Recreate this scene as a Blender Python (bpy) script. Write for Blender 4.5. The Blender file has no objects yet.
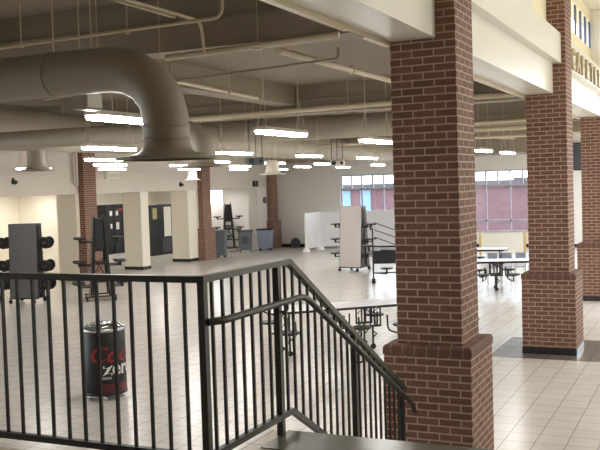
import bpy, math, random
from mathutils import Vector, Matrix
random.seed(7)
C = bpy.context.scene.collection
SC = bpy.context.scene
PI = math.pi

# ------------------------------------------------------------------ camera, world, sun, exposure
cam_d = bpy.data.cameras.new('camera')
cam_d.sensor_width = 36.0
cam_d.lens = 36.0 * 898.2 / 600.0
cam_d.clip_end = 300
cam = bpy.data.objects.new('camera', cam_d)
C.objects.link(cam)
YAW, PITCH, ROLL, EYE = -0.435138, -0.0455396, -0.0310539, 2.755
cy_, sy_ = math.cos(YAW), math.sin(YAW)
F_ = Vector((sy_ * math.cos(PITCH), cy_ * math.cos(PITCH), math.sin(PITCH)))
r_ = Vector((cy_, -sy_, 0)); u_ = r_.cross(F_)
r2_ = r_ * math.cos(ROLL) + u_ * math.sin(ROLL)
u2_ = -r_ * math.sin(ROLL) + u_ * math.cos(ROLL)
m_ = Matrix((r2_, u2_, -F_)).transposed().to_4x4()
m_.translation = Vector((0, 0, EYE))
cam.matrix_world = m_
SC.camera = cam

w = bpy.data.worlds.new('sky'); SC.world = w; w.use_nodes = True
WORLD_STRENGTH = 4.7
bg = w.node_tree.nodes['Background']
bg.inputs[0].default_value = (0.86, 0.93, 1.0, 1)
bg.inputs[1].default_value = WORLD_STRENGTH
LAMP_STRENGTH = 44.0
CORRIDOR_STRENGTH = 27.0
SC.view_settings.view_transform = 'Standard'
SC.view_settings.look = 'None'
SC.view_settings.gamma = 1.0
SC.view_settings.use_curve_mapping = False
SC.view_settings.exposure = 0.42
SC.cycles.use_denoising = True
SC.cycles.max_bounces = 10
SC.cycles.diffuse_bounces = 6
SC.cycles.sample_clamp_indirect = 6.0

# added fill lights, out of frame, to brighten the nave; no fixtures modelled
for k, (x, y) in enumerate(((1.2, 9.0), (1.2, 12.5), (1.2, 16.0))):
    ld = bpy.data.lights.new('nave_fill_light', 'AREA'); ld.shape = 'RECTANGLE'; ld.size = 1.2; ld.size_y = 2.4
    ld.energy = 30; ld.color = (1.0, 0.93, 0.82)
    lo = bpy.data.objects.new('nave_fill_light', ld); C.objects.link(lo); lo.location = (x, y, 6.1)

# ------------------------------------------------------------------ materials
def lin(c):
    c /= 255.0
    return c / 12.92 if c <= 0.04045 else ((c + 0.055) / 1.055) ** 2.4
def rgb(r, g, b): return (lin(r), lin(g), lin(b), 1)

def mat(name, col, rough=0.6, metal=0.0, spec=0.5, noise=0.0, nscale=8.0, emit=None, estr=0.0):
    m = bpy.data.materials.new(name); m.use_nodes = True
    nt = m.node_tree; b = nt.nodes['Principled BSDF']
    b.inputs['Base Color'].default_value = col
    b.inputs['Roughness'].default_value = rough
    b.inputs['Metallic'].default_value = metal
    b.inputs['Specular IOR Level'].default_value = spec
    if noise:
        t = nt.nodes.new('ShaderNodeTexCoord')
        n = nt.nodes.new('ShaderNodeTexNoise'); n.inputs['Scale'].default_value = nscale
        n.inputs['Detail'].default_value = 4
        r = nt.nodes.new('ShaderNodeMapRange')
        r.inputs['To Min'].default_value = 1 - noise; r.inputs['To Max'].default_value = 1 + noise
        h = nt.nodes.new('ShaderNodeHueSaturation'); h.inputs['Color'].default_value = col
        nt.links.new(t.outputs['Object'], n.inputs['Vector'])
        nt.links.new(n.outputs['Fac'], r.inputs['Value'])
        nt.links.new(r.outputs['Result'], h.inputs['Value'])
        nt.links.new(h.outputs['Color'], b.inputs['Base Color'])
    if emit:
        b.inputs['Emission Color'].default_value = emit
        b.inputs['Emission Strength'].default_value = estr
    return m

def brick_mat(name, c1, c2, mortar, bw=0.2032, rh=0.0677, offset=0.5, msize=0.0055, rough=0.8):
    m = bpy.data.materials.new(name); m.use_nodes = True
    nt = m.node_tree; b = nt.nodes['Principled BSDF']
    uv = nt.nodes.new('ShaderNodeUVMap'); uv.uv_map = 'box'
    br = nt.nodes.new('ShaderNodeTexBrick')
    br.offset = offset; br.squash = 1.0
    br.inputs['Scale'].default_value = 1.0
    br.inputs['Brick Width'].default_value = bw
    br.inputs['Row Height'].default_value = rh
    br.inputs['Mortar Size'].default_value = msize
    br.inputs['Mortar Smooth'].default_value = 0.15
    br.inputs['Bias'].default_value = 0.0
    br.inputs['Color1'].default_value = c1
    br.inputs['Color2'].default_value = c2
    br.inputs['Mortar'].default_value = mortar
    n = nt.nodes.new('ShaderNodeTexNoise'); n.inputs['Scale'].default_value = 35; n.inputs['Detail'].default_value = 5
    r = nt.nodes.new('ShaderNodeMapRange'); r.inputs['To Min'].default_value = 0.8; r.inputs['To Max'].default_value = 1.2
    h = nt.nodes.new('ShaderNodeHueSaturation')
    bp = nt.nodes.new('ShaderNodeBump'); bp.inputs['Strength'].default_value = 0.5; bp.inputs['Distance'].default_value = 0.006
    inv = nt.nodes.new('ShaderNodeMath'); inv.operation = 'SUBTRACT'; inv.inputs[0].default_value = 1.0
    L = nt.links.new
    L(uv.outputs['UV'], br.inputs['Vector']); L(uv.outputs['UV'], n.inputs['Vector'])
    L(n.outputs['Fac'], r.inputs['Value']); L(r.outputs['Result'], h.inputs['Value'])
    L(br.outputs['Color'], h.inputs['Color']); L(h.outputs['Color'], b.inputs['Base Color'])
    L(br.outputs['Fac'], inv.inputs[1]); L(inv.outputs[0], bp.inputs['Height']); L(bp.outputs['Normal'], b.inputs['Normal'])
    b.inputs['Roughness'].default_value = rough
    return m

def tile_mat(name, c1, c2, grout, size=0.315, ox=0.0, oy=0.0, rough=0.22, spec=0.5):
    m = bpy.data.materials.new(name); m.use_nodes = True
    nt = m.node_tree; b = nt.nodes['Principled BSDF']
    uv = nt.nodes.new('ShaderNodeUVMap'); uv.uv_map = 'box'
    mp = nt.nodes.new('ShaderNodeMapping'); mp.inputs['Location'].default_value = (ox, oy, 0)
    br = nt.nodes.new('ShaderNodeTexBrick'); br.offset = 0.0; br.squash = 1.0
    br.inputs['Scale'].default_value = 1.0
    br.inputs['Brick Width'].default_value = size; br.inputs['Row Height'].default_value = size
    br.inputs['Mortar Size'].default_value = 0.005; br.inputs['Mortar Smooth'].default_value = 0.2
    br.inputs['Color1'].default_value = c1; br.inputs['Color2'].default_value = c2; br.inputs['Mortar'].default_value = grout
    n = nt.nodes.new('ShaderNodeTexNoise'); n.inputs['Scale'].default_value = 2.5; n.inputs['Detail'].default_value = 6
    r = nt.nodes.new('ShaderNodeMapRange'); r.inputs['To Min'].default_value = 0.9; r.inputs['To Max'].default_value = 1.1
    h = nt.nodes.new('ShaderNodeHueSaturation')
    L = nt.links.new
    L(uv.outputs['UV'], mp.inputs['Vector']); L(mp.outputs['Vector'], br.inputs['Vector'])
    L(uv.outputs['UV'], n.inputs['Vector']); L(n.outputs['Fac'], r.inputs['Value']); L(r.outputs['Result'], h.inputs['Value'])
    L(br.outputs['Color'], h.inputs['Color']); L(h.outputs['Color'], b.inputs['Base Color'])
    b.inputs['Roughness'].default_value = rough; b.inputs['Specular IOR Level'].default_value = spec
    return m

def glass_mat(name, tint=(1, 1, 1, 1), gloss=0.08):
    m = bpy.data.materials.new(name); m.use_nodes = True
    nt = m.node_tree; nt.nodes.clear()
    o = nt.nodes.new('ShaderNodeOutputMaterial')
    t = nt.nodes.new('ShaderNodeBsdfTransparent'); t.inputs['Color'].default_value = tint
    g = nt.nodes.new('ShaderNodeBsdfGlossy'); g.inputs['Roughness'].default_value = 0.03
    x = nt.nodes.new('ShaderNodeMixShader'); x.inputs[0].default_value = gloss
    nt.links.new(t.outputs[0], x.inputs[1]); nt.links.new(g.outputs[0], x.inputs[2]); nt.links.new(x.outputs[0], o.inputs[0])
    return m

def emit_mat(name, col, s):
    m = bpy.data.materials.new(name); m.use_nodes = True
    nt = m.node_tree; nt.nodes.clear()
    o = nt.nodes.new('ShaderNodeOutputMaterial'); e = nt.nodes.new('ShaderNodeEmission')
    e.inputs[0].default_value = col; e.inputs[1].default_value = s
    nt.links.new(e.outputs[0], o.inputs[0])
    return m

M = {}
M['brick'] = brick_mat('red_brown_brick', rgb(127, 89, 74), rgb(105, 73, 62), rgb(180, 158, 140), msize=0.0068)
M['brick_cap'] = brick_mat('rowlock_brick', rgb(112, 80, 66), rgb(100, 71, 60), rgb(142, 120, 104), bw=0.112, rh=0.5, offset=0.0, msize=0.005)
M['far_brick'] = brick_mat('outside_brick', rgb(118, 84, 88), rgb(108, 76, 82), rgb(130, 100, 104))
M['tile'] = tile_mat('cream_floor_tile', rgb(213, 208, 201), rgb(207, 202, 195), rgb(152, 143, 134), ox=0.16, oy=0.1)
M['dark_tile'] = tile_mat('dark_floor_tile', rgb(122, 114, 110), rgb(114, 107, 103), rgb(80, 75, 72), ox=0.16, oy=0.1)
M['slate'] = mat('green_grey_slate', rgb(112, 112, 100), 0.25, noise=0.12, nscale=6)
M['landing'] = tile_mat('landing_tile', rgb(214, 202, 182), rgb(206, 194, 174), rgb(120, 110, 98), ox=0.05, oy=0.0)
M['white_paint'] = mat('warm_white_paint', rgb(236, 230, 216), 0.55, noise=0.02)
M['beam_paint'] = mat('beam_white_paint', rgb(226, 222, 210), 0.35, noise=0.02)
M['cream'] = mat('cream_paint', rgb(244, 232, 202), 0.6, noise=0.02)
M['wall_grey'] = mat('pale_grey_wall_paint', rgb(226, 222, 216), 0.6, noise=0.03)
M['bulkhead'] = mat('bulkhead_paint', rgb(214, 205, 194), 0.6, noise=0.03)
M['deck'] = mat('tan_ceiling_paint', rgb(140, 128, 112), 0.75, noise=0.06, nscale=2)
M['steel_beam'] = mat('tan_steel_beam_paint', rgb(146, 135, 118), 0.6, noise=0.05, nscale=2)
M['trimlight'] = mat('light_tan_pipe_paint', rgb(206, 192, 166), 0.45)
M['duct'] = mat('beige_duct_paint', rgb(158, 149, 133), 0.5, noise=0.05, nscale=3)
M['housing'] = mat('white_metal_housing', rgb(210, 204, 194), 0.4)
M['lens'] = emit_mat('lit_fluorescent_lens', (1.0, 0.965, 0.93, 1), LAMP_STRENGTH)
M['corridor_lens'] = emit_mat('lit_corridor_lens', (1.0, 0.98, 0.93, 1), CORRIDOR_STRENGTH)
M['rail'] = mat('dark_bronze_rail_paint', rgb(36, 33, 30), 0.45, noise=0.06)
M['black'] = mat('black_plastic', rgb(30, 30, 33), 0.45)
M['black_metal'] = mat('black_metal', rgb(34, 33, 34), 0.4, spec=0.5)
M['dark_base'] = mat('dark_base_tile', rgb(40, 40, 42), 0.2)
M['chrome'] = mat('chrome_metal', rgb(190, 190, 190), 0.25, metal=1.0)
M['grey_panel'] = mat('slate_grey_laminate', rgb(96, 95, 98), 0.45)
M['beige_panel'] = mat('beige_grey_laminate', rgb(206, 200, 198), 0.4)
M['table_white'] = mat('pale_grey_laminate', rgb(214, 212, 214), 0.3)
M['blue_grey'] = mat('blue_grey_plastic', rgb(142, 152, 174), 0.5)
M['dark_grey'] = mat('dark_grey_plastic', rgb(72, 74, 80), 0.5)
M['slate_bin'] = mat('grey_blue_plastic', rgb(96, 104, 112), 0.5)
M['partition'] = mat('white_partition_vinyl', rgb(232, 232, 238), 0.5)
M['partition_post'] = mat('white_partition_frame', rgb(240, 240, 240), 0.4)
M['can_black'] = mat('black_printed_wrap', rgb(20, 19, 22), 0.5)
M['can_red'] = mat('red_print', rgb(150, 24, 34), 0.5)
M['can_white'] = mat('white_print', rgb(225, 222, 218), 0.4)
M['can_grey'] = mat('grey_print', rgb(150, 146, 144), 0.4)
M['can_maroon'] = mat('maroon_print', rgb(88, 26, 36), 0.5)
M['clear_lid'] = glass_mat('clear_plastic_lid', (0.8, 0.82, 0.82, 1), 0.2)
M['glass'] = glass_mat('window_glass', (0.93, 0.96, 0.98, 1), 0.05)
M['alu'] = mat('pale_lilac_window_frame', rgb(176, 172, 186), 0.4)
M['navy'] = mat('navy_window_frame', rgb(58, 70, 104), 0.4)
M['bluewin'] = mat('blue_window_panel', rgb(128, 156, 184), 0.2)
M['roofdark'] = mat('dark_roof_metal', rgb(80, 74, 78), 0.6)
M['gold'] = mat('tan_sign_letter', rgb(176, 160, 122), 0.45)
M['tan_board'] = mat('cream_board', rgb(234, 228, 218), 0.6)
M['yellow_wood'] = mat('yellow_wood', rgb(206, 176, 112), 0.55)
M['ground'] = mat('outside_paving', rgb(150, 148, 146), 0.9)
M['red_cloth'] = mat('dull_red_plastic', rgb(150, 50, 52), 0.6)
M['white_card'] = mat('white_card', rgb(225, 222, 214), 0.6)
M['bronze'] = mat('brown_sign_plate', rgb(120, 96, 84), 0.5)
M['stain'] = mat('olive_poster', rgb(150, 142, 96), 0.6)

# ------------------------------------------------------------------ mesh helpers
class MB:
    def __init__(s): s.v = []; s.f = []; s.sm = []
    def add(s, vs, fs, smooth=False):
        o = len(s.v); s.v += [tuple(p) for p in vs]
        for f in fs: s.f.append(tuple(i + o for i in f)); s.sm.append(smooth)
        return s
    def box(s, x0, x1, y0, y1, z0, z1, rot=None, at=None):
        vs = [Vector((x, y, z)) for x in (x0, x1) for y in (y0, y1) for z in (z0, z1)]
        if rot: vs = [rot @ p for p in vs]
        if at: vs = [p + Vector(at) for p in vs]
        return s.add(vs, [(0, 1, 3, 2), (4, 6, 7, 5), (0, 4, 5, 1), (2, 3, 7, 6), (0, 2, 6, 4), (1, 5, 7, 3)])
    def cbox(s, x0, x1, y0, y1, z0, z1, b=0.01):       # box with chamfered edges all round
        X = [x0, x0 + b, x1 - b, x1]; Y = [y0, y0 + b, y1 - b, y1]
        rings = [(z0, b), (z0 + b, 0), (z1 - b, 0), (z1, b)]
        vs = []
        for z, i in rings:
            a, c, d, e = x0 + i, x1 - i, y0 + i, y1 - i
            k = b * 0.7
            vs += [(a + k, d, z), (c - k, d, z), (c, d + k, z), (c, e - k, z), (c - k, e, z), (a + k, e, z), (a, e - k, z), (a, d + k, z)]
        fs = []
        for r in range(3):
            for k in range(8):
                fs.append((r * 8 + k, r * 8 + (k + 1) % 8, r * 8 + 8 + (k + 1) % 8, r * 8 + 8 + k))
        fs.append(tuple(range(7, -1, -1))); fs.append(tuple(range(24, 32)))
        return s.add(vs, fs)
    def bar(s, a, b, wd, h, up=(0, 0, 1)):             # rectangular bar between two points
        a = Vector(a); b = Vector(b); d = (b - a).normalized(); up = Vector(up)
        side = d.cross(up)
        if side.length < 1e-4: side = Vector((1, 0, 0))
        side.normalize(); u = side.cross(d).normalized()
        vs = []
        for p in (a, b):
            for i, j in ((-1, -1), (1, -1), (1, 1), (-1, 1)): vs.append(p + side * i * wd / 2 + u * j * h / 2)
        return s.add(vs, [(3, 2, 1, 0), (4, 5, 6, 7), (0, 1, 5, 4), (1, 2, 6, 5), (2, 3, 7, 6), (3, 0, 4, 7)])
    def tube(s, pts, r, n=10, caps=True):
        pts = [Vector(p) for p in pts]
        rr = r if isinstance(r, (list, tuple)) else [r] * len(pts)
        ts = []
        for i in range(len(pts)):
            a = pts[max(i - 1, 0)]; b = pts[min(i + 1, len(pts) - 1)]
            ts.append((b - a).normalized())
        ref = Vector((0, 0, 1)) if abs(ts[0].z) < 0.9 else Vector((1, 0, 0))
        u = ts[0].cross(ref).normalized(); vs = []
        for i, p in enumerate(pts):
            t = ts[i]; u = (u - t * u.dot(t)).normalized(); v = t.cross(u)
            for k in range(n):
                a = 2 * PI * k / n; vs.append(p + (u * math.cos(a) + v * math.sin(a)) * rr[i])
        fs = []
        for i in range(len(pts) - 1):
            for k in range(n):
                fs.append((i * n + k, i * n + (k + 1) % n, (i + 1) * n + (k + 1) % n, (i + 1) * n + k))
        s.add(vs, fs, True)
        if caps:
            s.add(vs[:n], [tuple(range(n - 1, -1, -1))]); s.add(vs[-n:], [tuple(range(n))])
        return s
    def lathe(s, prof, c=(0, 0, 0), n=24, caps=True, rot=None, smooth=True):
        c = Vector(c); vs = []
        for r, z in prof:
            for k in range(n):
                a = 2 * PI * k / n; p = Vector((r * math.cos(a), r * math.sin(a), z))
                vs.append((rot @ p if rot else p) + c)
        fs = []
        for i in range(len(prof) - 1):
            for k in range(n): fs.append((i * n + k, i * n + (k + 1) % n, (i + 1) * n + (k + 1) % n, (i + 1) * n + k))
        s.add(vs, fs, smooth)
        if caps:
            if prof[0][0] > 1e-4: s.add(vs[:n], [tuple(range(n - 1, -1, -1))])
            if prof[-1][0] > 1e-4: s.add(vs[-n:], [tuple(range(n))])
        return s
    def prism(s, poly, z0, z1):
        n = len(poly)
        vs = [(x, y, z0) for x, y in poly] + [(x, y, z1) for x, y in poly]
        fs = [tuple(range(n - 1, -1, -1)), tuple(range(n, 2 * n))] + [(i, (i + 1) % n, n + (i + 1) % n, n + i) for i in range(n)]
        return s.add(vs, fs)

def arc(pts, r=0.06, n=5):
    """round the corners of a polyline"""
    pts = [Vector(p) for p in pts]; out = [pts[0]]
    for i in range(1, len(pts) - 1):
        p = pts[i]; a = (pts[i - 1] - p); b = (pts[i + 1] - p)
        rr = min(r, a.length * 0.45, b.length * 0.45)
        p0 = p + a.normalized() * rr; p1 = p + b.normalized() * rr
        for k in range(n + 1):
            t = k / n; out.append(p0 * (1 - t) ** 2 + p * 2 * t * (1 - t) + p1 * t * t)
    out.append(pts[-1]); return out

def obj(name, mb, m, parent=None, kind=None, label=None):
    me = bpy.data.meshes.new(name)
    me.from_pydata(mb.v, [], mb.f); me.update()
    uvl = me.uv_layers.new(name='box')
    for p in me.polygons:
        p.use_smooth = mb.sm[p.index]
        n = p.normal
        ax, ay, az = abs(n.x), abs(n.y), abs(n.z)
        for li in p.loop_indices:
            co = me.vertices[me.loops[li].vertex_index].co
            if az >= ax and az >= ay: uvl.data[li].uv = (co.x, co.y)
            elif ay >= ax: uvl.data[li].uv = (co.x, co.z)
            else: uvl.data[li].uv = (co.y, co.z)
    me.materials.append(m)
    o = bpy.data.objects.new(name, me); C.objects.link(o)
    if parent: o.parent = parent
    if kind: o['kind'] = kind
    if label: o['label'] = label
    return o

def struct(name, mb, m, parent=None): return obj(name, mb, m, parent, kind='structure')

def thing(name, label, cat, loc=(0, 0, 0), rotz=0.0, group=None):
    o = bpy.data.objects.new(name, None); o.empty_display_size = 0.1; C.objects.link(o)
    o.location = loc; o.rotation_euler = (0, 0, rotz)
    o['label'] = label; o['category'] = cat; o['kind'] = 'thing'
    if group: o['group'] = group
    return o
def tag(o, label, cat, group=None):
    o['label'] = label; o['category'] = cat; o['kind'] = 'thing'
    if group: o['group'] = group
    return o

KIDS = {}
def kids(o): return [c for c in C.objects if c.parent == o]
def dup(root, loc, rotz=0.0, label=None):
    r = root.copy(); C.objects.link(r); r.location = loc; r.rotation_euler = (0, 0, rotz)
    if label: r['label'] = label
    for ch in kids(root):
        c = ch.copy(); C.objects.link(c); c.parent = r
        for g in kids(ch):
            d = g.copy(); C.objects.link(d); d.parent = c
    return r
BX = lambda *a: MB().box(*a)

# ------------------------------------------------------------------ THE SETTING
struct('floor', BX(-30, 9, -3, 35.8, -0.2, 0), M['tile'])
struct('trim_1', BX(-3.23, 9, 13.72, 15.5, 0.0, 0.003), M['dark_tile'])         # dark tile band round the pillar
# raised landing the photograph was taken from, with stairs going down
struct('floor_landing', MB().prism([(-6.5, -3), (3.5, -3), (3.5, 5.04), (-2.60, 5.04), (-2.60, 4.17), (-6.5, 4.17)], 0.001, 1.195), M['landing'])
struct('trim_2', BX(-2.47, 3.5, 4.66, 5.05, 1.196, 1.203), M['slate'])
st = MB()
for k in range(6):
    st.box(-2.36, 3.5, 5.06 + 0.3 * k, 5.36 + 0.3 * k, 0.001, 1.195 - 0.171 * (k + 1))
struct('stairs', st, M['slate'])

# hall ceiling
DZ = 4.45
struct('ceiling', BX(-18.2, -2.70, -3, 36.2, DZ, DZ + 0.25), M['deck'])
BY = [0.5, 6.85, 14.2, 20.5, 26.8]
for y in BY:
    struct('ceiling_beam', BX(-17.74, -2.69, y, y + 0.34, 3.97, DZ), M['steel_beam'])
    struct('trim_3', BX(-17.74, -2.69, y - 0.03, y, 4.19, 4.22), M['steel_beam'])
for k, (a, b) in enumerate(((-3, 0.5), (0.84, 6.85), (7.19, 14.2), (14.54, 20.5), (20.84, 26.8), (27.14, 33.0))):
    struct('ceiling_girder', BX(-6.95, -6.6, a, b, 4.12, DZ), M['steel_beam'])
    struct('ceiling_girder', BX(-12.6, -12.3, a, b, 4.15, DZ), M['steel_beam'])
struct('ceiling_soffit', BX(-17.74, -6.2, 33.0, 35.58, 3.66, DZ), M['deck'])

# far wall with its windows
FY = 35.6
fw = MB().box(-30, -21.5, FY, FY + 0.3, 0, DZ).box(-21.5, -20.35, FY, FY + 0.3, 0, 1.0).box(-21.5, -20.35, FY, FY + 0.3, 2.65, DZ).box(-20.35, -14.6, FY, FY + 0.3, 0, DZ).box(-14.6, -5.95, FY, FY + 0.3, 0, 0.6).box(-14.6, -5.95, FY, FY + 0.3, 3.07, DZ).box(-5.95, 9, FY, FY + 0.3, 0, DZ)
struct('wall_far', fw, M['wall_grey'])
struct('baseboard_far', BX(-17.7, 9, FY - 0.02, FY - 0.001, 0.003, 0.14), M['dark_base'])
def far_window(n, x0, x1):
    e = bpy.data.objects.new('window_%d' % n, None); C.objects.link(e); e['kind'] = 'structure'
    fr = MB(); y0, y1 = FY + 0.06, FY + 0.14
    fr.box(x0, x1, y0, y1, 0.6, 0.66).box(x0, x1, y0, y1, 3.01, 3.07).box(x0, x1, y0 - .02, y1, 2.42, 2.5).box(x0, x1, y0, y1, 1.02, 1.1)
    k = 0; x = x0
    while x < x1 + 0.01:
        wide = 0.06
        xx = min(max(x, x0 + wide / 2), x1 - wide / 2)
        fr.box(xx - wide / 2, xx + wide / 2, y0, y1, 0.66 if k % 2 == 0 else 2.5, 3.01)
        x += 0.4807; k += 1
    obj('window_frame', fr, M['alu'], e)
    obj('glass', BX(x0 + .01, x1 - .01, FY + 0.09, FY + 0.1, 0.61, 3.06), M['glass'], e)
wa = bpy.data.objects.new('window_4', None); C.objects.link(wa); wa['kind'] = 'structure'
obj('window_frame', MB().box(-21.5, -20.35, FY + .05, FY + .12, 1.0, 1.06).box(-21.5, -20.35, FY + .05, FY + .12, 2.59, 2.65).box(-20.42, -20.35, FY + .05, FY + .12, 1.06, 2.59).box(-21.5, -21.43, FY + .05, FY + .12, 1.06, 2.59).box(-21.43, -20.42, FY + .05, FY + .12, 1.85, 1.92), M['alu'], wa)
obj('glass', BX(-21.45, -20.4, FY + .08, FY + .09, 1.05, 2.6), M['glass'], wa)
far_window(1, -14.6, -10.275)
far_window(2, -10.275, -5.95)

# left colonnade: bulkhead above, square white columns below, corridor behind
struct('wall_left', BX(-18.2, -17.75, 10, FY, 2.65, DZ), M['bulkhead'])
for (a, b) in ((14.6, 15.5), (22.0, 22.1), (25.4, 25.85), (28.4, 29.0)):
    struct('column', BX(-18.48, -17.752, a, b, 0.0, 2.65), M['white_paint'])
    struct('baseboard_column', BX(-18.495, -17.735, a - .015, b + .015, 0.0, 0.11), M['dark_base'])
struct('wall_left_end', BX(-18.2, -17.75, 34.0, FY, 0.0, 2.65), M['wall_grey'])
struct('wall_corridor', BX(-24.3, -24.0, 8, FY, 0, 2.9), M['white_paint'])
struct('wall_corridor_near', BX(-24.0, -18.2, 9.7, 10, 0, 2.9), M['white_paint'])
struct('ceiling_corridor', BX(-24.3, -18.21, 8, FY, 2.75, 2.9), M['white_paint'])
struct('wall_corridor_pier', BX(-24.0, -21.6, 19.6, 19.9, 0, 2.75), M['white_paint'])
struct('wall_corridor_stub', BX(-24.0, -21.2, 26.4, 26.7, 0, 2.75), M['white_paint'])
# the tall nave on the right of the pillars
struct('wall_nave_back', BX(-2.4, 9, -3.3, -3, 0, 6.4), M['brick'])  # unseen, added to shut out light from behind; dark brick cuts the bounce
struct('wall_hall_back', BX(-30, -2.4, -3.3, -3, 0, DZ), M['bulkhead'])
struct('ceiling_nave', BX(-2.7, 7.0, -3.3, 19.8, 6.16, 6.4), M['white_paint'])
struct('wall_nave_right', MB().box(7.0, 7.2, -3.3, 36, 0, 1.0).box(7.0, 7.2, -3.3, 36, 5.2, 6.4).box(7.0, 7.2, -3.3, 9.3, 1.0, 5.2).box(7.0, 7.2, 14.4, 36, 1.0, 5.2).box(7.0, 7.2, 9, 15, 1.0, 2.6), M['cream'])  # unseen, added to hold back the sky light; opening sized for nave brightness
PY = [(1.5, 2.11), (7.85, 8.46), (14.2, 14.81), (20.5, 21.11), (26.8, 27.41)]
bays = [(-3, 1.5)] + [(PY[i][1], PY[i + 1][0]) for i in range(4)]
for i, (a, b) in enumerate(bays):
    struct('nave_beam', BX(-2.68, -2.26, a + .002, b - .002, 4.02, 4.47), M['beam_paint'])
    if i == 2:
        struct('nave_beam_cladding', BX(-2.62, -2.13, a + .002, 11.9, 4.47, 5.7), M['beam_paint'])
        struct('nave_beam_cladding', BX(-2.62, -2.13, 11.9, b - .002, 4.47, 4.92), M['beam_paint'])
    else:
        struct('nave_beam_cladding', BX(-2.62, -2.13, a + .002, b - .002, 4.47, 4.94), M['beam_paint'])
    struct('trim_4', BX(-2.74, -2.685, a + .002, b - .002, 3.98, 4.05), M['trimlight'])
# upper nave wall with a strip of clerestory windows
for i, (a, b) in enumerate(bays[:3]):
    lo = 5.7 if False else 4.94
    y0 = 11.9 if i == 2 else a
    if i == 2: struct('wall_nave_upper', BX(-2.6, -2.34, 11.902, b - .002, 4.925, 6.15), M['cream'])
    elif i < 2: struct('wall_nave_upper', BX(-2.6, -2.34, a + .002, b - .002, 4.945, 6.15), M['cream'])
struct('wall_nave_upper', MB().box(-2.6, -2.34, 14.812, 19.6, 4.945, 5.36).box(-2.6, -2.34, 14.812, 19.6, 5.9, 6.15).box(-2.6, -2.34, 14.812, 15.35, 5.36, 5.9), M['cream'])
struct('wall_nave_end', MB().box(-2.6, 7.0, 19.6, 19.9, 4.945, 6.15), M['white_paint'])
we = bpy.data.objects.new('window_3', None); C.objects.link(we); we['kind'] = 'structure'
fr = MB()
for k in range(7):
    y = 15.36 + 0.69 * k
    fr.box(-2.36, -2.338, y - 0.08 + .08 * (k == 0), y + 0.08, 5.36, 5.9)
obj('window_frame', fr, M['navy'], we)
obj('glass', BX(-2.355, -2.35, 15.36, 19.59, 5.37, 5.89), M['glass'], we)

# ------------------------------------------------------------------ brick pillars
def pillar(label, x, y, top, base=True):
    t = thing('brick_pillar', label, 'pillar', (x, y, 0))
    z0 = 0.004
    obj('base_tile', BX(-0.412, 0.412, -0.412, 0.412, z0, 0.11), M['dark_base'], t, label='glossy black base tile')
    mb = MB()
    mb.box(0.0, 0.813, 0.0, 0.813, 0.11, 1.17)
    o = obj('pedestal', mb, M['brick'], t); o.location = (-0.4065, -0.4065, 0)
    mb = MB()
    b = 0.034
    prof = []
    rings = [(0.0, 1.17), (0.0, 1.226)] + [(b - b * math.cos(a), 1.226 + b * math.sin(a)) for a in (0.4, 0.8, 1.2, PI / 2)]
    vs = []
    for i, z in rings:
        i -= 0.008
        vs += [(-0.4065 + i, -0.4065 + i, z), (0.4065 - i, -0.4065 + i, z), (0.4065 - i, 0.4065 - i, z), (-0.4065 + i, 0.4065 - i, z)]
    fs = [(r * 4 + k, r * 4 + (k + 1) % 4, r * 4 + 4 + (k + 1) % 4, r * 4 + 4 + k) for r in range(len(rings) - 1) for k in range(4)]
    n = len(vs); fs += [(3, 2, 1, 0), (n - 4, n - 3, n - 2, n - 1)]
    mb.add(vs, fs)
    obj('cap', mb, M['brick_cap'], t, label='rounded rowlock brick cap')
    mb = MB().box(0.0, 0.6096, 0.0, 0.6096, 1.26, top)
    o = obj('shaft', mb, M['brick'], t); o.location = (-0.3048, -0.3048, 0)
    return t
pillar('large red brick pillar at the foot of the stair railing', -2.385, 8.155, 6.15)
pillar('red brick pillar standing on the dark tile band, second in the row', -2.37, 14.505, 6.15)
pillar('red brick pillar cut off by the right edge, beyond the dark tile band', -2.385, 20.805, 4.94)
# pillars of the left colonnade
def wall_pillar(label, y, top):
    t = thing('brick_pillar', label, 'pillar', (-17.74, y, 0))
    o = obj('pedestal', MB().box(0, 0.30, 0, 0.813, 0.003, 1.2), M['brick'], t); o.location = (0, -0.4065, 0)
    o = obj('shaft', MB().box(0, 0.2, 0, 0.6096, 1.2, top), M['brick'], t); o.location = (0, -0.3048, 0)
    return t
wall_pillar('brick wall pillar behind the edge-on folded table', 22.45, 3.96)
wall_pillar('brick wall pillar beside the wheeled grey bin', 29.42, 3.62)
wall_pillar('narrow brick wall pillar in the far corner by the drum fan', 35.15, 3.62)

# ------------------------------------------------------------------ railing
RX = -2.462
RL = thing('guard_railing', 'dark bronze metal guard railing around the landing and down the stairs', 'railing', (0, 0, 1.195))
zo = -1.195
CY, AY, EY = 4.05, 5.095, 7.32          # corner, apex, lower end
SL = 0.588                            # stair slope
TOPZ, BOTZ = 2.27, 1.318
top = MB()
top.bar((-6.3, CY, TOPZ + zo), (RX + .02, CY, TOPZ + zo), 0.045, 0.036)
top.bar((RX, CY - .022, TOPZ + zo), (RX, AY + .005, TOPZ + zo), 0.045, 0.036)
top.bar((RX, AY - .004, TOPZ + zo), (RX, EY, TOPZ - SL * (EY - AY) + zo), 0.045, 0.036)
obj('top_rail', top, M['rail'], RL)
bot = MB()
bot.bar((-6.3, CY, BOTZ + zo), (RX + .018, CY, BOTZ + zo), 0.036, 0.036)
bot.bar((RX, CY, BOTZ + zo), (RX, AY + .004, BOTZ + zo), 0.036, 0.036)
bot.bar((RX, AY - .003, BOTZ + zo), (RX, EY - .1, BOTZ - SL * (EY - .1 - AY) + zo), 0.036, 0.036)
obj('bottom_rail', bot, M['rail'], RL)
def rail_z(y, z0): return z0 if y <= AY else z0 - SL * (y - AY)
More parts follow.
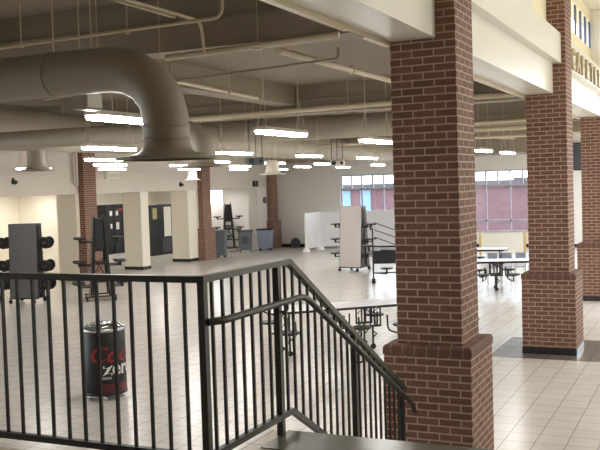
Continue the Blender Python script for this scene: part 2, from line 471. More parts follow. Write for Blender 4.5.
def stair_z(y):
    if y < 5.06: return 1.203
    k = int((y - 5.06) / 0.3)
    return max(1.195 - 0.171 * (k + 1), 0.0) if k < 6 else 0.0
for (x, y) in ((RX, CY), (RX, 4.93), (RX, 6.18), (RX, 7.25), (-6.2, CY), (-4.35, CY)):
    if x == -4.35: continue
    zb = stair_z(y) if y > 4.5 else 1.195
    if y > 5.1: zb = stair_z(y) if y < 6.8 else 0.003
    s = 0.02
    mb = MB().box(x - s, x + s, y - s, y + s, zb + zo, rail_z(y, TOPZ) + zo)
    obj('post', mb, M['rail'], RL)
xb = RX - 0.1145
while xb > -6.15:
    obj('baluster', MB().box(xb - .008, xb + .008, CY - .008, CY + .008, BOTZ + zo, TOPZ + zo), M['rail'], RL)
    xb -= 0.1145
yb = 4.145
while yb < 7.25:
    if min(abs(yb - q) for q in (4.93, 6.18, 7.25)) > 0.03:
        obj('baluster', MB().box(RX - .008, RX + .008, yb - .008, yb + .008, rail_z(yb, BOTZ) + zo, rail_z(yb, TOPZ) + zo), M['rail'], RL)
    yb += 0.112
HX = RX + 0.07
HZ = 2.042
hp = [(RX + .02, CY + .01, HZ - .0 + zo), (HX, CY + 0.10, HZ + zo), (HX, 5.185, HZ + zo), (HX, 7.32, HZ - 0.562 * (7.32 - 5.185) + zo), (HX, 7.38, HZ - 0.562 * 2.2 - .05 + zo)]
hand = obj('handrail', MB().tube(arc(hp, 0.1, 5), 0.021, 12), M['rail'], RL)
for y in (4.93, 6.18):
    z = HZ if y < 5.185 else HZ - 0.562 * (y - 5.185)
    obj('handrail_bracket', MB().tube(arc([(RX + .015, y, z - .07 + zo), (HX, y, z - .06 + zo), (HX, y, z - .015 + zo)], .03), 0.007, 8), M['rail'], hand)

# ------------------------------------------------------------------ fluorescent pendant lamps
def make_lamp():
    t = thing('pendant_lamp', '', 'lamp', (0, 0, 3.27), 0, 'hanging fluorescent lamps')
    hz = MB()
    poly = [(-0.075, 0.047), (0.075, 0.047), (0.06, 0.085), (-0.06, 0.085)]
    vs = [(x, -0.53, z) for x, z in poly] + [(x, 0.53, z) for x, z in poly]
    hz.add(vs, [(0, 1, 2, 3), (7, 6, 5, 4), (0, 4, 5, 1), (1, 5, 6, 2), (2, 6, 7, 3), (3, 7, 4, 0)])
    obj('housing', hz, M['housing'], t)
    ln = MB(); poly = [(-0.05, 0.012), (0.05, 0.012), (0.062, 0.046), (-0.062, 0.046)]
    vs = [(x, -0.52, z) for x, z in poly] + [(x, 0.52, z) for x, z in poly]
    ln.add(vs, [(0, 1, 2, 3), (7, 6, 5, 4), (0, 4, 5, 1), (1, 5, 6, 2), (2, 6, 7, 3), (3, 7, 4, 0)])
    obj('lens', ln, M['lens'], t)
    for s in (-1, 1):
        wr = MB()
        for q in (-1, 1): wr.tube([(0.05 * q, s * 0.48, 0.085), (0, s * 0.42, 0.45)], 0.004, 5)
        wr.tube([(0, s * 0.42, 0.45), (0, s * 0.42, DZ - 3.27)], 0.004, 5)
        obj('suspension_wire', wr, M['trimlight'], t)
    return t
LAMPS = {
    'the column nearest the brick pillars': (-4.22, [5.98, 8.7, 11.65, 17.9, 20.2, 23.3]),
    'the second column from the brick pillars': (-7.3, [9.8, 13.2, 16.25, 19.5, 22.6]),
    'the third column from the brick pillars': (-10.1, [13.4, 17.4, 20.3, 23.4, 27.95, 30.6]),
    'the fourth column from the brick pillars': (-12.0, [16.1, 19.05, 22.0, 26.15, 29.6]),
    'the column farthest from the brick pillars': (-14.4, [16.4, 19.4, 23.2, 26.3, 29.4]),
}
ORD = ['first', 'second', 'third', 'fourth', 'fifth', 'sixth']
lamp0 = None
for where, (x, ys) in LAMPS.items():
    for i, y in enumerate(ys):
        lab = 'lit fluorescent lamp, %s from the railing in %s' % (ORD[i], where)
        if lamp0 is None:
            lamp0 = make_lamp(); lamp0.location = (x, y, 3.27); lamp0['label'] = lab
        else: dup(lamp0, (x, y, 3.27), 0, lab)

# ------------------------------------------------------------------ ducts and diffusers
def diffuser_profile(neck, brim, z):
    return [(neck, z + 0.11), (neck * 1.03, z + 0.075), (neck + (brim - neck) * 0.16, z + 0.046), (neck + (brim - neck) * 0.5, z + 0.026), (brim, z + 0.012), (brim, z), (brim * 0.93, z - 0.003)]
def cone_rings(neck, z):
    mb = MB()
    for r in (0.45, 0.75): mb.lathe([(neck * r, z + 0.05), (neck * (r + 0.35), z - 0.004), (neck * (r + 0.35), z + 0.004), (neck * r, z + 0.06)], n=28, caps=False)
    return mb
# near branch duct with its elbow (runs across the hall, then drops to a diffuser)
D = thing('air_duct', 'nearest round beige duct with an elbow dropping to a diffuser', 'duct', (-3.27, 5.0, 2.945))
zc = 3.565 - 2.945
pts = [(-4.6, 0, zc), (-0.43, 0, zc)] + [(-0.43 + 0.43 * math.sin(a), 0, zc - 0.36 + 0.36 * math.cos(a)) for a in (0.39, 0.78, 1.18, PI / 2)] + [(0, 0, zc - 0.42)]
obj('duct_run', MB().tube(pts, [0.152] * len(pts), 28), M['duct'], D)
obj('drop', MB().lathe([(0.152, zc - 0.40), (0.152, 0.09)], n=28), M['duct'], D)
def band(par, r, c, axis, n=28):
    rot = Matrix.Rotation(PI / 2, 3, axis) if axis else None
    obj('duct_band', MB().lathe([(r, -0.012), (r + 0.005, -0.009), (r + 0.005, 0.009), (r, 0.012)], c, n, False, rot), M['duct'], par)
def rod(par, x, y, z0, z1, m='trimlight'): obj('hanger_rod', MB().tube([(x, y, z0), (x, y, z1)], 0.006, 6), M[m], par)
for x in (-2.2, -0.9): band(D, 0.152, (x, 0, zc), 'Y')
for z in (0.215, 0.13): band(D, 0.152, (0, 0, z), None)
df = obj('diffuser', MB().lathe(diffuser_profile(0.155, 0.335, 0), n=36, caps=False), M['duct'], D)
obj('diffuser_cone', cone_rings(0.15, 0.02), M['dark_grey'], df)
for x in (-2.2, -0.9): rod(D, x, 0, zc + .15, DZ - 2.945)
# main trunk running away down the hall with a drop
D = thing('air_duct', 'long round trunk duct running away down the left of the hall', 'duct', (-11.0, 0, 3.84))
obj('duct_run', MB().tube([(0, 1.5, 0), (0, 31.5, 0)], 0.355, 32), M['duct'], D)
for k in range(13): band(D, 0.355, (0, 3 + 2.2 * k, 0), 'X', 32)
for k in range(6):
    for q in (-1, 1): rod(D, 0.362 * q, 3.6 + 5.1 * k, 0, DZ - 3.84)
d2 = obj('drop', MB().lathe([(0.16, -0.33), (0.16, -0.61)], (0, 12.6, 0), 24), M['duct'], D)
obj('diffuser', MB().lathe(diffuser_profile(0.165, 0.34, -0.70), (0, 12.6, 0), 32, False), M['duct'], d2)
# cross branch in the middle of the hall
D = thing('air_duct', 'cross branch duct hanging behind the second ceiling beam', 'duct', (-9.66, 17.0, 3.9))
obj('duct_run', MB().tube([(0, 0, 0), (5.0, 0, 0)], 0.24, 28), M['duct'], D)
for k in range(2): band(D, 0.24, (0.7 + 1.5 * k, 0, 0), 'Y')
for k in range(2): rod(D, 0.4 + 2.1 * k, 0, 0.235, DZ - 3.9)
# low branch from the trunk ending in a diffuser
D = thing('air_duct', 'low branch duct ending in a round diffuser right of the near elbow', 'duct', (-6.44, 10.75, 3.04))
obj('duct_run', MB().tube([(-4.15, 0, 0.52), (-0.35, 0, 0.52)] + [(-0.35 + 0.35 * math.sin(a), 0, 0.27 + 0.25 * math.cos(a)) for a in (0.4, 0.8, 1.2, PI / 2)] + [(0, 0, 0.1)], 0.14, 24), M['duct'], D)
df = obj('diffuser', MB().lathe(diffuser_profile(0.142, 0.31, 0), n=32, caps=False), M['duct'], D)
obj('diffuser_cone', cone_rings(0.14, 0.02), M['housing'], df)
rod(D, -1.5, 0, 0.66, DZ - 3.03)
def drop_diffuser(label, x, y, z, neck, brim, m):
    t = thing('ceiling_diffuser', label, 'diffuser', (x, y, z), 0)
    obj('neck', MB().lathe([(neck, 0.09), (neck * .95, 0.30), (neck * 0.6, 0.34)], n=24), m, t)
    b = obj('diffuser_bell', MB().lathe(diffuser_profile(neck, brim, 0), n=32, caps=False), m, t)
    obj('diffuser_cone', cone_rings(neck, 0.02), M['housing'], b)
    for q in (-1, 1): rod(t, q * neck * .5, 0, 0.33, DZ - z)
drop_diffuser('small white diffuser in front of the bulkhead, above the second white column', -14.75, 23.9, 2.98, 0.16, 0.28, M['housing'])
drop_diffuser('bright white bell diffuser above the narrow far brick pillar', -9.45, 18.9, 3.0, 0.16, 0.30, M['white_paint'])

# ------------------------------------------------------------------ pipes under the ceiling
def pipe(label, pts, r, m='trimlight', rad=0.08, hang=()):
    t = thing('ceiling_pipe', label, 'pipe', (0, 0, 0))
    obj('pipe_run', MB().tube(arc(pts, rad), r, 10), M[m], t)
    for (x, y, z) in hang:
        h = obj('pipe_hanger', MB().tube([(x, y, z), (x, y, DZ)], 0.0045, 6), M[m], t)
        obj('pipe_clamp', MB().box(x - r - .004, x + r + .004, y - r * .7, y + r * .7, z - r - .004, z + r + .004), M[m], h)
    return t
pipe('thin pipe crossing in front of the near elbow duct and turning up', [(-6.4, 5.5, 3.88), (-3.1, 5.5, 3.93), (-3.1, 5.5, 4.45)], 0.013, hang=((-4.9, 5.5, 3.9), (-3.9, 5.5, 3.91)))
pipe('left one of the twin conduits running away at the top of the picture', [(-3.49, 3.2, 3.97), (-3.49, 5.5, 3.97)], 0.011)
pipe('right one of the twin conduits, bending down at its end', [(-3.42, 3.2, 3.97), (-3.42, 5.74, 3.97), (-3.42, 5.78, 3.74)], 0.011, hang=((-3.42, 4.2, 3.97),))
pipe('pale pipe along the foot of the first ceiling beam', [(-4.42, 6.80, 3.91), (-2.76, 6.80, 3.95)], 0.028, hang=((-3.5, 6.8, 3.93),))
pipe('pale pipe running away from the first beam towards the big pillar', [(-3.5, 7.2, 3.94), (-3.54, 13.9, 3.97)], 0.03, hang=((-3.51, 9.0, 3.948), (-3.525, 11.5, 3.96)))
pipe('thin dark pipe below the first beam with an upturned end', [(-6.5, 7.6, 3.74), (-3.1, 7.6, 3.88), (-3.1, 7.6, 3.98)], 0.012, 'duct', hang=((-4.9, 7.6, 3.806),))
pipe('pale pipe along the foot of the second ceiling beam', [(-9.5, 14.1, 3.99), (-4.9, 14.1, 4.04), (-2.8, 14.1, 4.04)], 0.045, hang=((-7.4, 14.1, 4.01), (-5.6, 14.1, 4.03)))
pipe('conduit running away left of the second ceiling beam', [(-6.15, 9.2, 4.1), (-6.42, 12.4, 4.1)], 0.025, hang=((-6.3, 11.3, 4.1),))
pipe('pale pipe along the foot of the third ceiling beam', [(-10.5, 20.4, 4.0), (-2.8, 20.4, 4.03)], 0.04, hang=((-9.4, 20.4, 4.0), (-6, 20.4, 4.02)))
pipe('tan pipe seen between the two nearest brick pillars', [(-6.0, 17.6, 3.72), (-2.8, 17.6, 3.72)], 0.05, hang=((-4.6, 17.6, 3.72),))
pipe('pale pipe across the hall above the folded table', [(-10.5, 24.0, 3.85), (-3.0, 24.0, 3.85)], 0.04, hang=((-8.9, 24.0, 3.85), (-5.5, 24, 3.85)))

# ------------------------------------------------------------------ projectors and small ceiling things
def projector(label, x, y, z, m, turn):
    t = thing('projector', label, 'projector', (x, y, z), turn)
    obj('body', MB().cbox(-0.16, 0.16, -0.13, 0.13, 0.0, 0.14, 0.02), m, t)
    obj('lens_barrel', MB().lathe([(0.045, -0.04), (0.05, 0.0), (0.05, 0.05)], (-0.07, -0.12, 0.07), 16, True, Matrix.Rotation(PI / 2, 3, 'X')), M['black'], t)
    obj('vent', MB().lathe([(0.035, -0.006), (0.035, 0.012)], (0.1, -0.125, 0.07), 14, True, Matrix.Rotation(PI / 2, 3, 'X')), M['black'], t)
    mb = MB()
    for q in (-0.12, 0.0, 0.12): mb.tube([(q, 0, 0.14), (q, 0, DZ - z)], 0.009, 6)
    obj('ceiling_bracket', mb, M['dark_grey'], t)
projector('grey projector hanging on three rods from the middle of the ceiling', -7.9, 15.11, 3.14, M['slate_bin'], 0.42)
projector('white projector hanging above the beige folded table', -7.6, 18.4, 3.12, M['white_card'], 0.36)
projector('pale projector hanging at the left edge under the trunk duct', -11.8, 12.0, 3.2, M['housing'], 0.6)
for lab, y, z, sz in (('round black speaker on the bulkhead above the left folded table', 19.33, 3.05, .06),
                      ('tiny black sensor on the bulkhead near the left edge', 18.45, 2.95, .04),
                      ('round black speaker on the bulkhead above the second white column', 27.9, 2.86, .06)):
    t = thing('wall_speaker', lab, 'speaker', (-17.748, y, z))
    obj('body', MB().lathe([(sz, 0), (sz, 0.1), (sz * 0.8, 0.14)], n=16, rot=Matrix.Rotation(PI / 2, 3, 'Y')), M['black'], t)
    obj('bracket', MB().box(0, 0.05, -0.02, 0.02, sz * .5, sz + 0.06), M['dark_grey'], t)
t = thing('wall_clock', 'small round dark clock on the wall left of the far brick pillar', 'clock', (-17.748, 34.6, 2.11))
obj('case', MB().lathe([(0.14, 0), (0.14, 0.05), (0.12, 0.06)], n=20, rot=Matrix.Rotation(PI / 2, 3, 'Y')), M['dark_grey'], t)
obj('clock_face', MB().lathe([(0.1, 0.06), (0.1, 0.063)], n=20, rot=Matrix.Rotation(PI / 2, 3, 'Y')), M['slate_bin'], t)
t = thing('wall_bracket', 'dark L-shaped bracket on the bulkhead left of the far corner', 'bracket', (-17.748, 33.7, 2.72))
obj('upright', BX(0, 0.08, -0.14, -0.03, -0.02, 0.24), M['black'], t)
obj('arm', BX(0, 0.08, -0.03, 0.1, -0.02, 0.07), M['black'], t)
obj('second_upright', BX(0, 0.08, 0.14, 0.24, -0.02, 0.24), M['dark_grey'], t)
t = thing('wall_box', 'white box fitting on the bulkhead right of the first brick wall pillar', 'box', (-17.748, 23.75, 3.12))
obj('body', MB().box(0, 0.12, -0.33, 0.33, 0, 0.22), M['white_paint'], t)
obj('front_panel', MB().box(0.12, 0.13, -0.27, 0.27, 0.03, 0.15), M['bulkhead'], t)
tag(obj('downpipe', MB().tube([(-17.66, 21.98, 4.45), (-17.66, 21.98, 2.9)], 0.05, 10).tube([(-17.66, 21.86, 4.45), (-17.66, 21.86, 3.0)], 0.03, 8), M['bulkhead']), 'pale vertical pipes beside the first brick wall pillar', 'pipe')
t = thing('wall_screen', 'black screen on the far wall seen between two brick pillars', 'screen', (-4.3, FY - 0.10, 2.95))
obj('casing', MB().cbox(-0.75, 0.75, 0.0, 0.09, 0, 1.05, 0.02), M['black'], t)
obj('display', BX(-0.7, 0.7, -0.004, 0.0, 0.05, 1.0), M['dark_grey'], t)

t = thing('hanging_box', 'grey box hanging at the left end of the nearest lamp', 'box', (-4.16, 5.34, 3.34))
obj('body', MB().cbox(-0.06, 0.06, -0.10, 0.10, 0, 0.14, 0.01), M['duct'], t)
obj('cover', BX(0.06, 0.064, -0.08, 0.08, 0.02, 0.12), M['housing'], t)
for q in (-0.07, 0.07): obj('hanger_rod', MB().tube([(0, q, 0.14), (0, q, DZ - 3.34)], 0.005, 6), M['trimlight'], t)

# ------------------------------------------------------------------ raised letters on the nave beam
SIGN = thing('wall_sign', 'tan raised letters along the white beam beyond the second pillar', 'sign', (-2.128, 15.0, 4.505))
def text_mesh(s, size, depth, shear=0.0, bold=0.0):
    cu = bpy.data.curves.new('txt', 'FONT'); cu.body = s; cu.size = size; cu.extrude = depth; cu.shear = shear; cu.offset = bold
    cu.resolution_u = 3
    o = bpy.data.objects.new('txt', cu); C.objects.link(o)
    dg = bpy.context.evaluated_depsgraph_get(); dg.update()
    me = bpy.data.meshes.new_from_object(o.evaluated_get(dg))
    vs = [v.co.copy() for v in me.vertices]; fs = [tuple(p.vertices) for p in me.polygons]
    bpy.data.objects.remove(o); bpy.data.curves.remove(cu); bpy.data.meshes.remove(me)
    return vs, fs
for i, ch in enumerate('CAFETERIA'):
    vs, fs = text_mesh(ch, 0.46, 0.02, 0.0, 0.012)
    mb = MB().add([(v.z + 0.021, v.x * 1.25 + 0.10 + 0.6 * i, v.y) for v in vs], fs)
    obj('letter', mb, M['gold'], SIGN)

# ------------------------------------------------------------------ barrel drink cooler
CO = thing('barrel_cooler', 'black round drink cooler with red and white lettering, behind the railing', 'drink cooler', (-7.42, 9.65, 0))
CO.scale = (1.18, 1.18, 1.12)
obj('barrel', MB().lathe([(0.232, 0.075), (0.24, 0.085), (0.24, 0.80), (0.236, 0.81)], n=40), M['can_black'], CO)
rim = MB().lathe([(0.236, 0.805), (0.25, 0.81), (0.25, 0.835), (0.236, 0.845), (0.225, 0.84)], n=40, caps=False)
obj('rim', rim, M['chrome'], CO, label='shiny metal rim')
obj('lid', MB().lathe([(0.225, 0.84), (0.215, 0.86), (0.17, 0.885), (0.09, 0.90), (0.001, 0.903)], n=36, caps=False), M['clear_lid'], CO, label='clear domed plastic lid')
obj('base_ring', MB().lathe([(0.225, 0.06), (0.246, 0.062), (0.246, 0.09), (0.24, 0.094)], n=40), M['black'], CO)
for k in range(5):
    a = 2 * PI * k / 5 + 0.3
    c = obj('caster', MB().lathe([(0.03, -0.015), (0.03, 0.015)], (0.19 * math.cos(a), 0.19 * math.sin(a), 0.03), 12, True, Matrix.Rotation(PI / 2, 3, 'X')), M['chrome'], CO)
FACE = math.atan2(-9.65, 7.37)
def wrap(vs, fs, z, start, r=0.2415):
    w0 = min(v.x for v in vs); out = []
    for v in vs:
        a = FACE + start + (v.x - w0) / 0.24
        rr = r + 0.001 * (v.z > 0)
        out.append((rr * math.cos(a), rr * math.sin(a), z + v.y))
    return MB().add(out, fs)
vs, fs = text_mesh('Coca-Cola', 0.27, 0.001, 0.30, 0.002)
obj('lettering', wrap(vs, fs, 0.455, -0.62), M['can_red'], CO, label='red slanted lettering')
vs, fs = text_mesh('zero', 0.235, 0.001, 0.0, 0.005)
obj('lettering', wrap(vs, fs, 0.305, -0.1), M['can_white'], CO, label='white lettering')
def patch(a0, a1, z0, z1, r=0.2412):
    mb = MB(); n = 14; v = []
    for k in range(n + 1):
        a = FACE + a0 + (a1 - a0) * k / n
        v += [(r * math.cos(a), r * math.sin(a), z0), (r * math.cos(a), r * math.sin(a), z1)]
    return mb.add(v, [(2 * k, 2 * k + 2, 2 * k + 3, 2 * k + 1) for k in range(n)], True)
obj('print_bar', patch(-0.2, 0.3, 0.255, 0.285), M['can_grey'], CO)
obj('print_band', patch(-0.25, 1.5, 0.10, 0.20), M['can_maroon'], CO)

# ------------------------------------------------------------------ cafeteria tables
def stool_mesh(x, y, z, r=0.165, tilt=None):
    mb = MB().lathe([(r * 0.9, -0.022), (r, -0.014), (r, 0.006), (r * 0.94, 0.014)], (x, y, z), 20, True, tilt)
    return mb
def open_table(label, loc, rot, L=3.6, W=0.76, top='table_white', seat='black', group='unfolded stool tables', every=None):
    t = thing('stool_table', label, 'table', loc, rot, group)
    H = 0.74
    for s in (-1, 1):
        mb = MB().cbox(min(0.004 * s, s * L / 2), max(0.004 * s, s * L / 2), -W / 2, W / 2, H - 0.03, H, 0.006)
        o = obj('tabletop', mb, M[top], t)
        ed = MB()
        e = 0.006; x0, x1 = sorted((0.004 * s, s * L / 2))
        ed.box(x0, x1, -W / 2 - e, -W / 2, H - 0.03, H - 0.002).box(x0, x1, W / 2, W / 2 + e, H - 0.03, H - 0.002)
        xe = s * L / 2
        ed.box(min(xe, xe + e * s), max(xe, xe + e * s), -W / 2 - e, W / 2 + e, H - 0.03, H - 0.002)
        obj('edge_band', ed, M['black'], o, label='black edge band')
        # under frame
    fr = MB()
    fr.bar((-L / 2 + .1, -0.2, H - 0.05), (L / 2 - .1, -0.2, H - 0.05), 0.03, 0.03)
    fr.bar((-L / 2 + .1, 0.2, H - 0.05), (L / 2 - .1, 0.2, H - 0.05), 0.03, 0.03)
    obj('underframe', fr, M['black_metal'], t)
    for xs in (-L * 0.40, L * 0.40):
        lg = MB()
        for y in (-0.24, 0.24): lg.tube([(xs, y, H - 0.06), (xs, y, 0.09)], 0.016, 8)
        lg.tube([(xs, -0.24, 0.36), (xs, 0.24, 0.36)], 0.014, 8)
        lg.tube([(xs, -0.24, H - 0.08), (xs, 0.24, 0.38)], 0.008, 6); lg.tube([(xs, 0.24, H - 0.08), (xs, -0.24, 0.38)], 0.008, 6)
        l = obj('leg_frame', lg, M['black_metal'], t)
        for y in (-0.24, 0.24):
            cs = MB().lathe([(0.045, -0.015), (0.045, 0.015)], (xs, y, 0.046), 12, True, Matrix.Rotation(PI / 2, 3, 'X'))
            obj('caster', cs, M['black'], l)
    mech = MB()
    for y in (-0.2, 0.2):
        for xs in (-0.14, 0.14): mech.tube([(xs, y, H - 0.04), (xs, y, 0.37)], 0.014, 8)
        mech.tube([(-0.14, y, 0.38), (0.14, y, 0.38)], 0.02, 8)
        mech.tube([(-0.13, y, H - 0.06), (0.13, y, H - 0.2)], 0.007, 6); mech.tube([(0.13, y, H - 0.06), (-0.13, y, H - 0.2)], 0.007, 6)
        mech.tube([(-0.04, y, H - 0.05), (-0.04, y, 0.38)], 0.012, 6); mech.tube([(0.03, y, H - 0.05), (0.03, y, 0.38)], 0.012, 6)
        mech.tube([(0, y, 0.38), (0, y, 0.09)], 0.018, 8); mech.tube([(0.0, y, 0.30), (0.07, y, 0.25), (0.01, y, 0.2)], 0.014, 6)
    mo = obj('folding_mechanism', mech, M['black_metal'], t)
    for y in (-0.2, 0.2): obj('caster', MB().lathe([(0.045, -0.015), (0.045, 0.015)], (0, y, 0.046), 12, True, Matrix.Rotation(PI / 2, 3, 'X')), M['black'], mo)
    for s in (-1, 1):
        for xs in (-L * 0.43, -L * 0.10, L * 0.10, L * 0.43):
            y = s * (W / 2 + 0.24)
            o = obj('stool', stool_mesh(xs, y, 0.445), M[seat], t)
            xa = xs * 0.86 if abs(xs) > 1 else xs * 0.7
            arm = MB().tube(arc([(xa, s * 0.22, 0.55), (xa, s * 0.24, 0.30), (xs, s * (W / 2 + 0.05), 0.27), (xs, y, 0.27), (xs, y, 0.43)], 0.08), 0.016, 8)
            arm.lathe([(0.05, 0.40), (0.09, 0.43)], (xs, y, 0), 12)
            obj('stool_arm', arm, M['black_metal'], o)
    return t
# table behind the stair railing
d_ang = math.atan2(0.664, 0.748)
nrm = Vector((0.664, -0.748))
ctr = Vector((-5.05, 13.71)) - nrm * 0.38
open_table('long pale table with attached stools behind the stair railing', (ctr.x, ctr.y, 0), d_ang)
open_table('pale table with attached stools between the two nearest brick pillars', (-4.95, 22.0, 0), 0.30)
open_table('half hidden table with dark edge beside the big pillar, farther back', (-6.5, 25.5, 0), 0.12, L=2.2)

def folded_table(label, loc, rot, top='grey_panel', stool_tilt=0.0, H=2.0, spread=(0.24, 0.08), bare=(), back_top=None, levels=(0.50, 0.95, 1.42), edge_stools=False):
    t = thing('folded_stool_table', label, 'table', loc, rot, 'folded stool tables')
    zb = 0.13
    for s in (-1, 1):
        y0, y1 = s * spread[0], s * spread[1]
        mb = MB()
        a = Vector((0, y0, zb)); b = Vector((0, y1, H))
        mb.bar(a, b, 0.76, 0.03, up=(0, 1, 0))
        o = obj('tabletop', mb, M[top if s < 0 else (back_top or top)], t)
        ed = MB()
        for x in (-0.384, 0.384): ed.bar(a + Vector((x, 0, 0)), b + Vector((x, 0, 0)), 0.01, 0.032, up=(0, 1, 0))
        obj('edge_band', ed, M['black'], o, label='black edge band')
    fr = MB()
    for x in (-0.32, 0.32):
        for s in (-1, 1):
            fr.tube([(x, s * (spread[0] - .05), 0.14), (x, s * max(spread[1] - .04, .01), H - 0.08)], 0.02, 8)
            fr.tube([(x, s * (spread[0] - .05), 0.5), (x, -s * (spread[0] - .09), 1.1)], 0.012, 6)
        fr.tube([(x, -spread[0] - 0.12, 0.12), (x, spread[0] + 0.12, 0.12)], 0.02, 8)
    for z in (0.5, 0.95, 1.42): 
        k = (z - zb) / (H - zb); yy = (spread[0] * (1 - k) + spread[1] * k) * 0.6
        fr.box(-0.37, 0.37, -yy, yy, z - 0.03, z + 0.03)
    fr.tube([(-0.4, -spread[0] - 0.02, 0.12), (0.4, -spread[0] - 0.02, 0.12)], 0.016, 8)
    fr.tube([(-0.4, spread[0] + 0.02, 0.12), (0.4, spread[0] + 0.02, 0.12)], 0.016, 8)
    obj('frame', fr, M['black_metal'], t)
    core = MB()
    a0, a1 = spread[0] * .55, spread[1] * .5
    zc0 = 1.25 if edge_stools else .22
    if edge_stools: a0 = spread[0] * .35 + spread[1] * .4
    core.add([(-.33, -a0, zc0), (.33, -a0, zc0), (.33, a0, zc0), (-.33, a0, zc0), (-.33, -a1, H - .06), (.33, -a1, H - .06), (.33, a1, H - .06), (-.33, a1, H - .06)], [(3, 2, 1, 0), (4, 5, 6, 7), (0, 1, 5, 4), (1, 2, 6, 5), (2, 3, 7, 6), (3, 0, 4, 7)])
    obj('underside_mechanism', core, M['black'], t)
    for x in (-0.32, 0.32):
        for y in (-spread[0] - 0.1, spread[0] + 0.1):
            cs = MB().lathe([(0.05, -0.016), (0.05, 0.016)], (x, y, 0.051), 12, True, Matrix.Rotation(PI / 2, 3, 'X'))
            cs.tube([(x, y, 0.05), (x, y, 0.12)], 0.012, 6)
            obj('caster', cs, M['black'], t)
    for side in (-1, 1):
        for s in (-1, 1):
            for z in levels:
                if (side, s) in bare: continue
                k = (z - zb) / (H - zb); yy = s * (spread[0] * (1 - k) + spread[1] * k + 0.02) * 0.7
                x = side * 0.58
                if edge_stools: x = side * 0.22; yy = s * (spread[0] * (1 - k) + spread[1] * k + 0.30)
                tilt = Matrix.Rotation(s * stool_tilt, 3, 'X') if stool_tilt else None
                o = obj('stool', stool_mesh(x, yy, z + 0.05, 0.155, tilt), M['black'], t)
                ar = MB().lathe([(0.025, -0.12), (0.03, -0.05), (0.075, -0.02)], (x, yy, z + 0.05), 10, True, tilt)
                if edge_stools: ar.tube([(x, yy - s * .28, z - 0.05), (x, yy, z - 0.05)], 0.016, 8)
                else: ar.tube([(side * 0.36, yy, z - 0.05), (x, yy, z - 0.05)], 0.016, 8)
                obj('stool_arm', ar, M['black_metal'], o)
    return t
folded_table('folded table standing upright with a plain beige top, centre of the hall', (-10.3, 26.1, 0), -0.16, 'beige_panel', H=2.02, spread=(0.26, 0.10))
folded_table('folded table with slate grey top and round black stools at left', (-15.70, 17.45, 0), 0.2, 'grey_panel', 1.25, 1.98, (0.16, 0.10), levels=(0.42, 0.88, 1.45))
folded_table('folded table seen edge-on in front of the first brick wall pillar', (-14.1, 18.3, 0), 0.72 + PI / 2, 'dark_grey', 0.0, 2.12, (0.25, 0.12), levels=(0.40, 0.93, 1.52), edge_stools=True)
folded_table('dark folded table cut off by the left edge of the picture', (-16.98, 17.25, 0), 0.2, 'black', 1.25, 1.95, (0.14, 0.1), bare=((1, -1), (1, 1)))
folded_table('folded table seen from its black side in the alcove past the second brick wall pillar', (-19.0, 33.6, 0), 0.5 + PI / 2, 'dark_grey', 0.0, 2.05, (0.26, 0.12), back_top='beige_panel', edge_stools=True)
folded_table('folded grey table against the alcove wall, behind the grey bins', (-20.3, 34.7, 0), 0.55, 'beige_panel', 0.0, 1.95, (0.2, 0.1))
# half-folded table by the big pillar
t = thing('half_folded_table', 'half folded table with slanting rods, left of the big pillar', 'table', (-8.08, 23.1, 0), 0.36)
obj('tabletop', MB().bar((-0.25, 0.05, 0.92), (0.8, 0.05, 0.84), 0.7, 0.03), M['black'], t)
obj('side_panel', MB().box(-0.43, 0.78, -0.32, -0.29, 0.55, 0.9), M['black'], t)
rd = MB()
for k in range(3): rd.tube([(-0.4, -0.25 + .05 * k, 1.66 - 0.2 * k), (0.8, -0.25 + .05 * k, 1.2 - 0.2 * k)], 0.014, 6)
obj('slanting_rod', rd, M['black_metal'], t)
fr = MB()
for x in (-0.45, 0.75):
    for y in (-0.25, 0.25): fr.tube([(x, y, 1.5 if x < 0 else 0.85), (x, y, 0.1)], 0.02, 8)
    fr.tube([(x, -0.25, 0.3), (x, 0.25, 0.3)], 0.016, 8)
fr.tube([(-0.45, -0.25, 0.3), (0.75, -0.25, 0.3)], 0.016, 8)
obj('frame', fr, M['black_metal'], t)
for (x, y, z) in ((-0.5, -0.3, 1.62), (-0.55, -0.4, 1.05), (-0.1, -0.55, 0.45), (0.45, -0.55, 0.45), (0.95, -0.5, 0.40)):
    o = obj('stool', stool_mesh(x, y, z), M['black'], t)
    obj('stool_arm', MB().tube([(x, y, z), (x, y, z - 0.15)], 0.025, 8).tube([(x, y, z - .15), (-0.45 if x < .3 else .75, -0.25, z - 0.15)], 0.016, 8), M['black_metal'], o)
for x in (-0.45, 0.75):
    for y in (-0.25, 0.25): obj('caster', MB().lathe([(0.055, -0.016), (0.055, 0.016)], (x, y, 0.056), 12, True, Matrix.Rotation(PI / 2, 3, 'X')), M['black'], t)

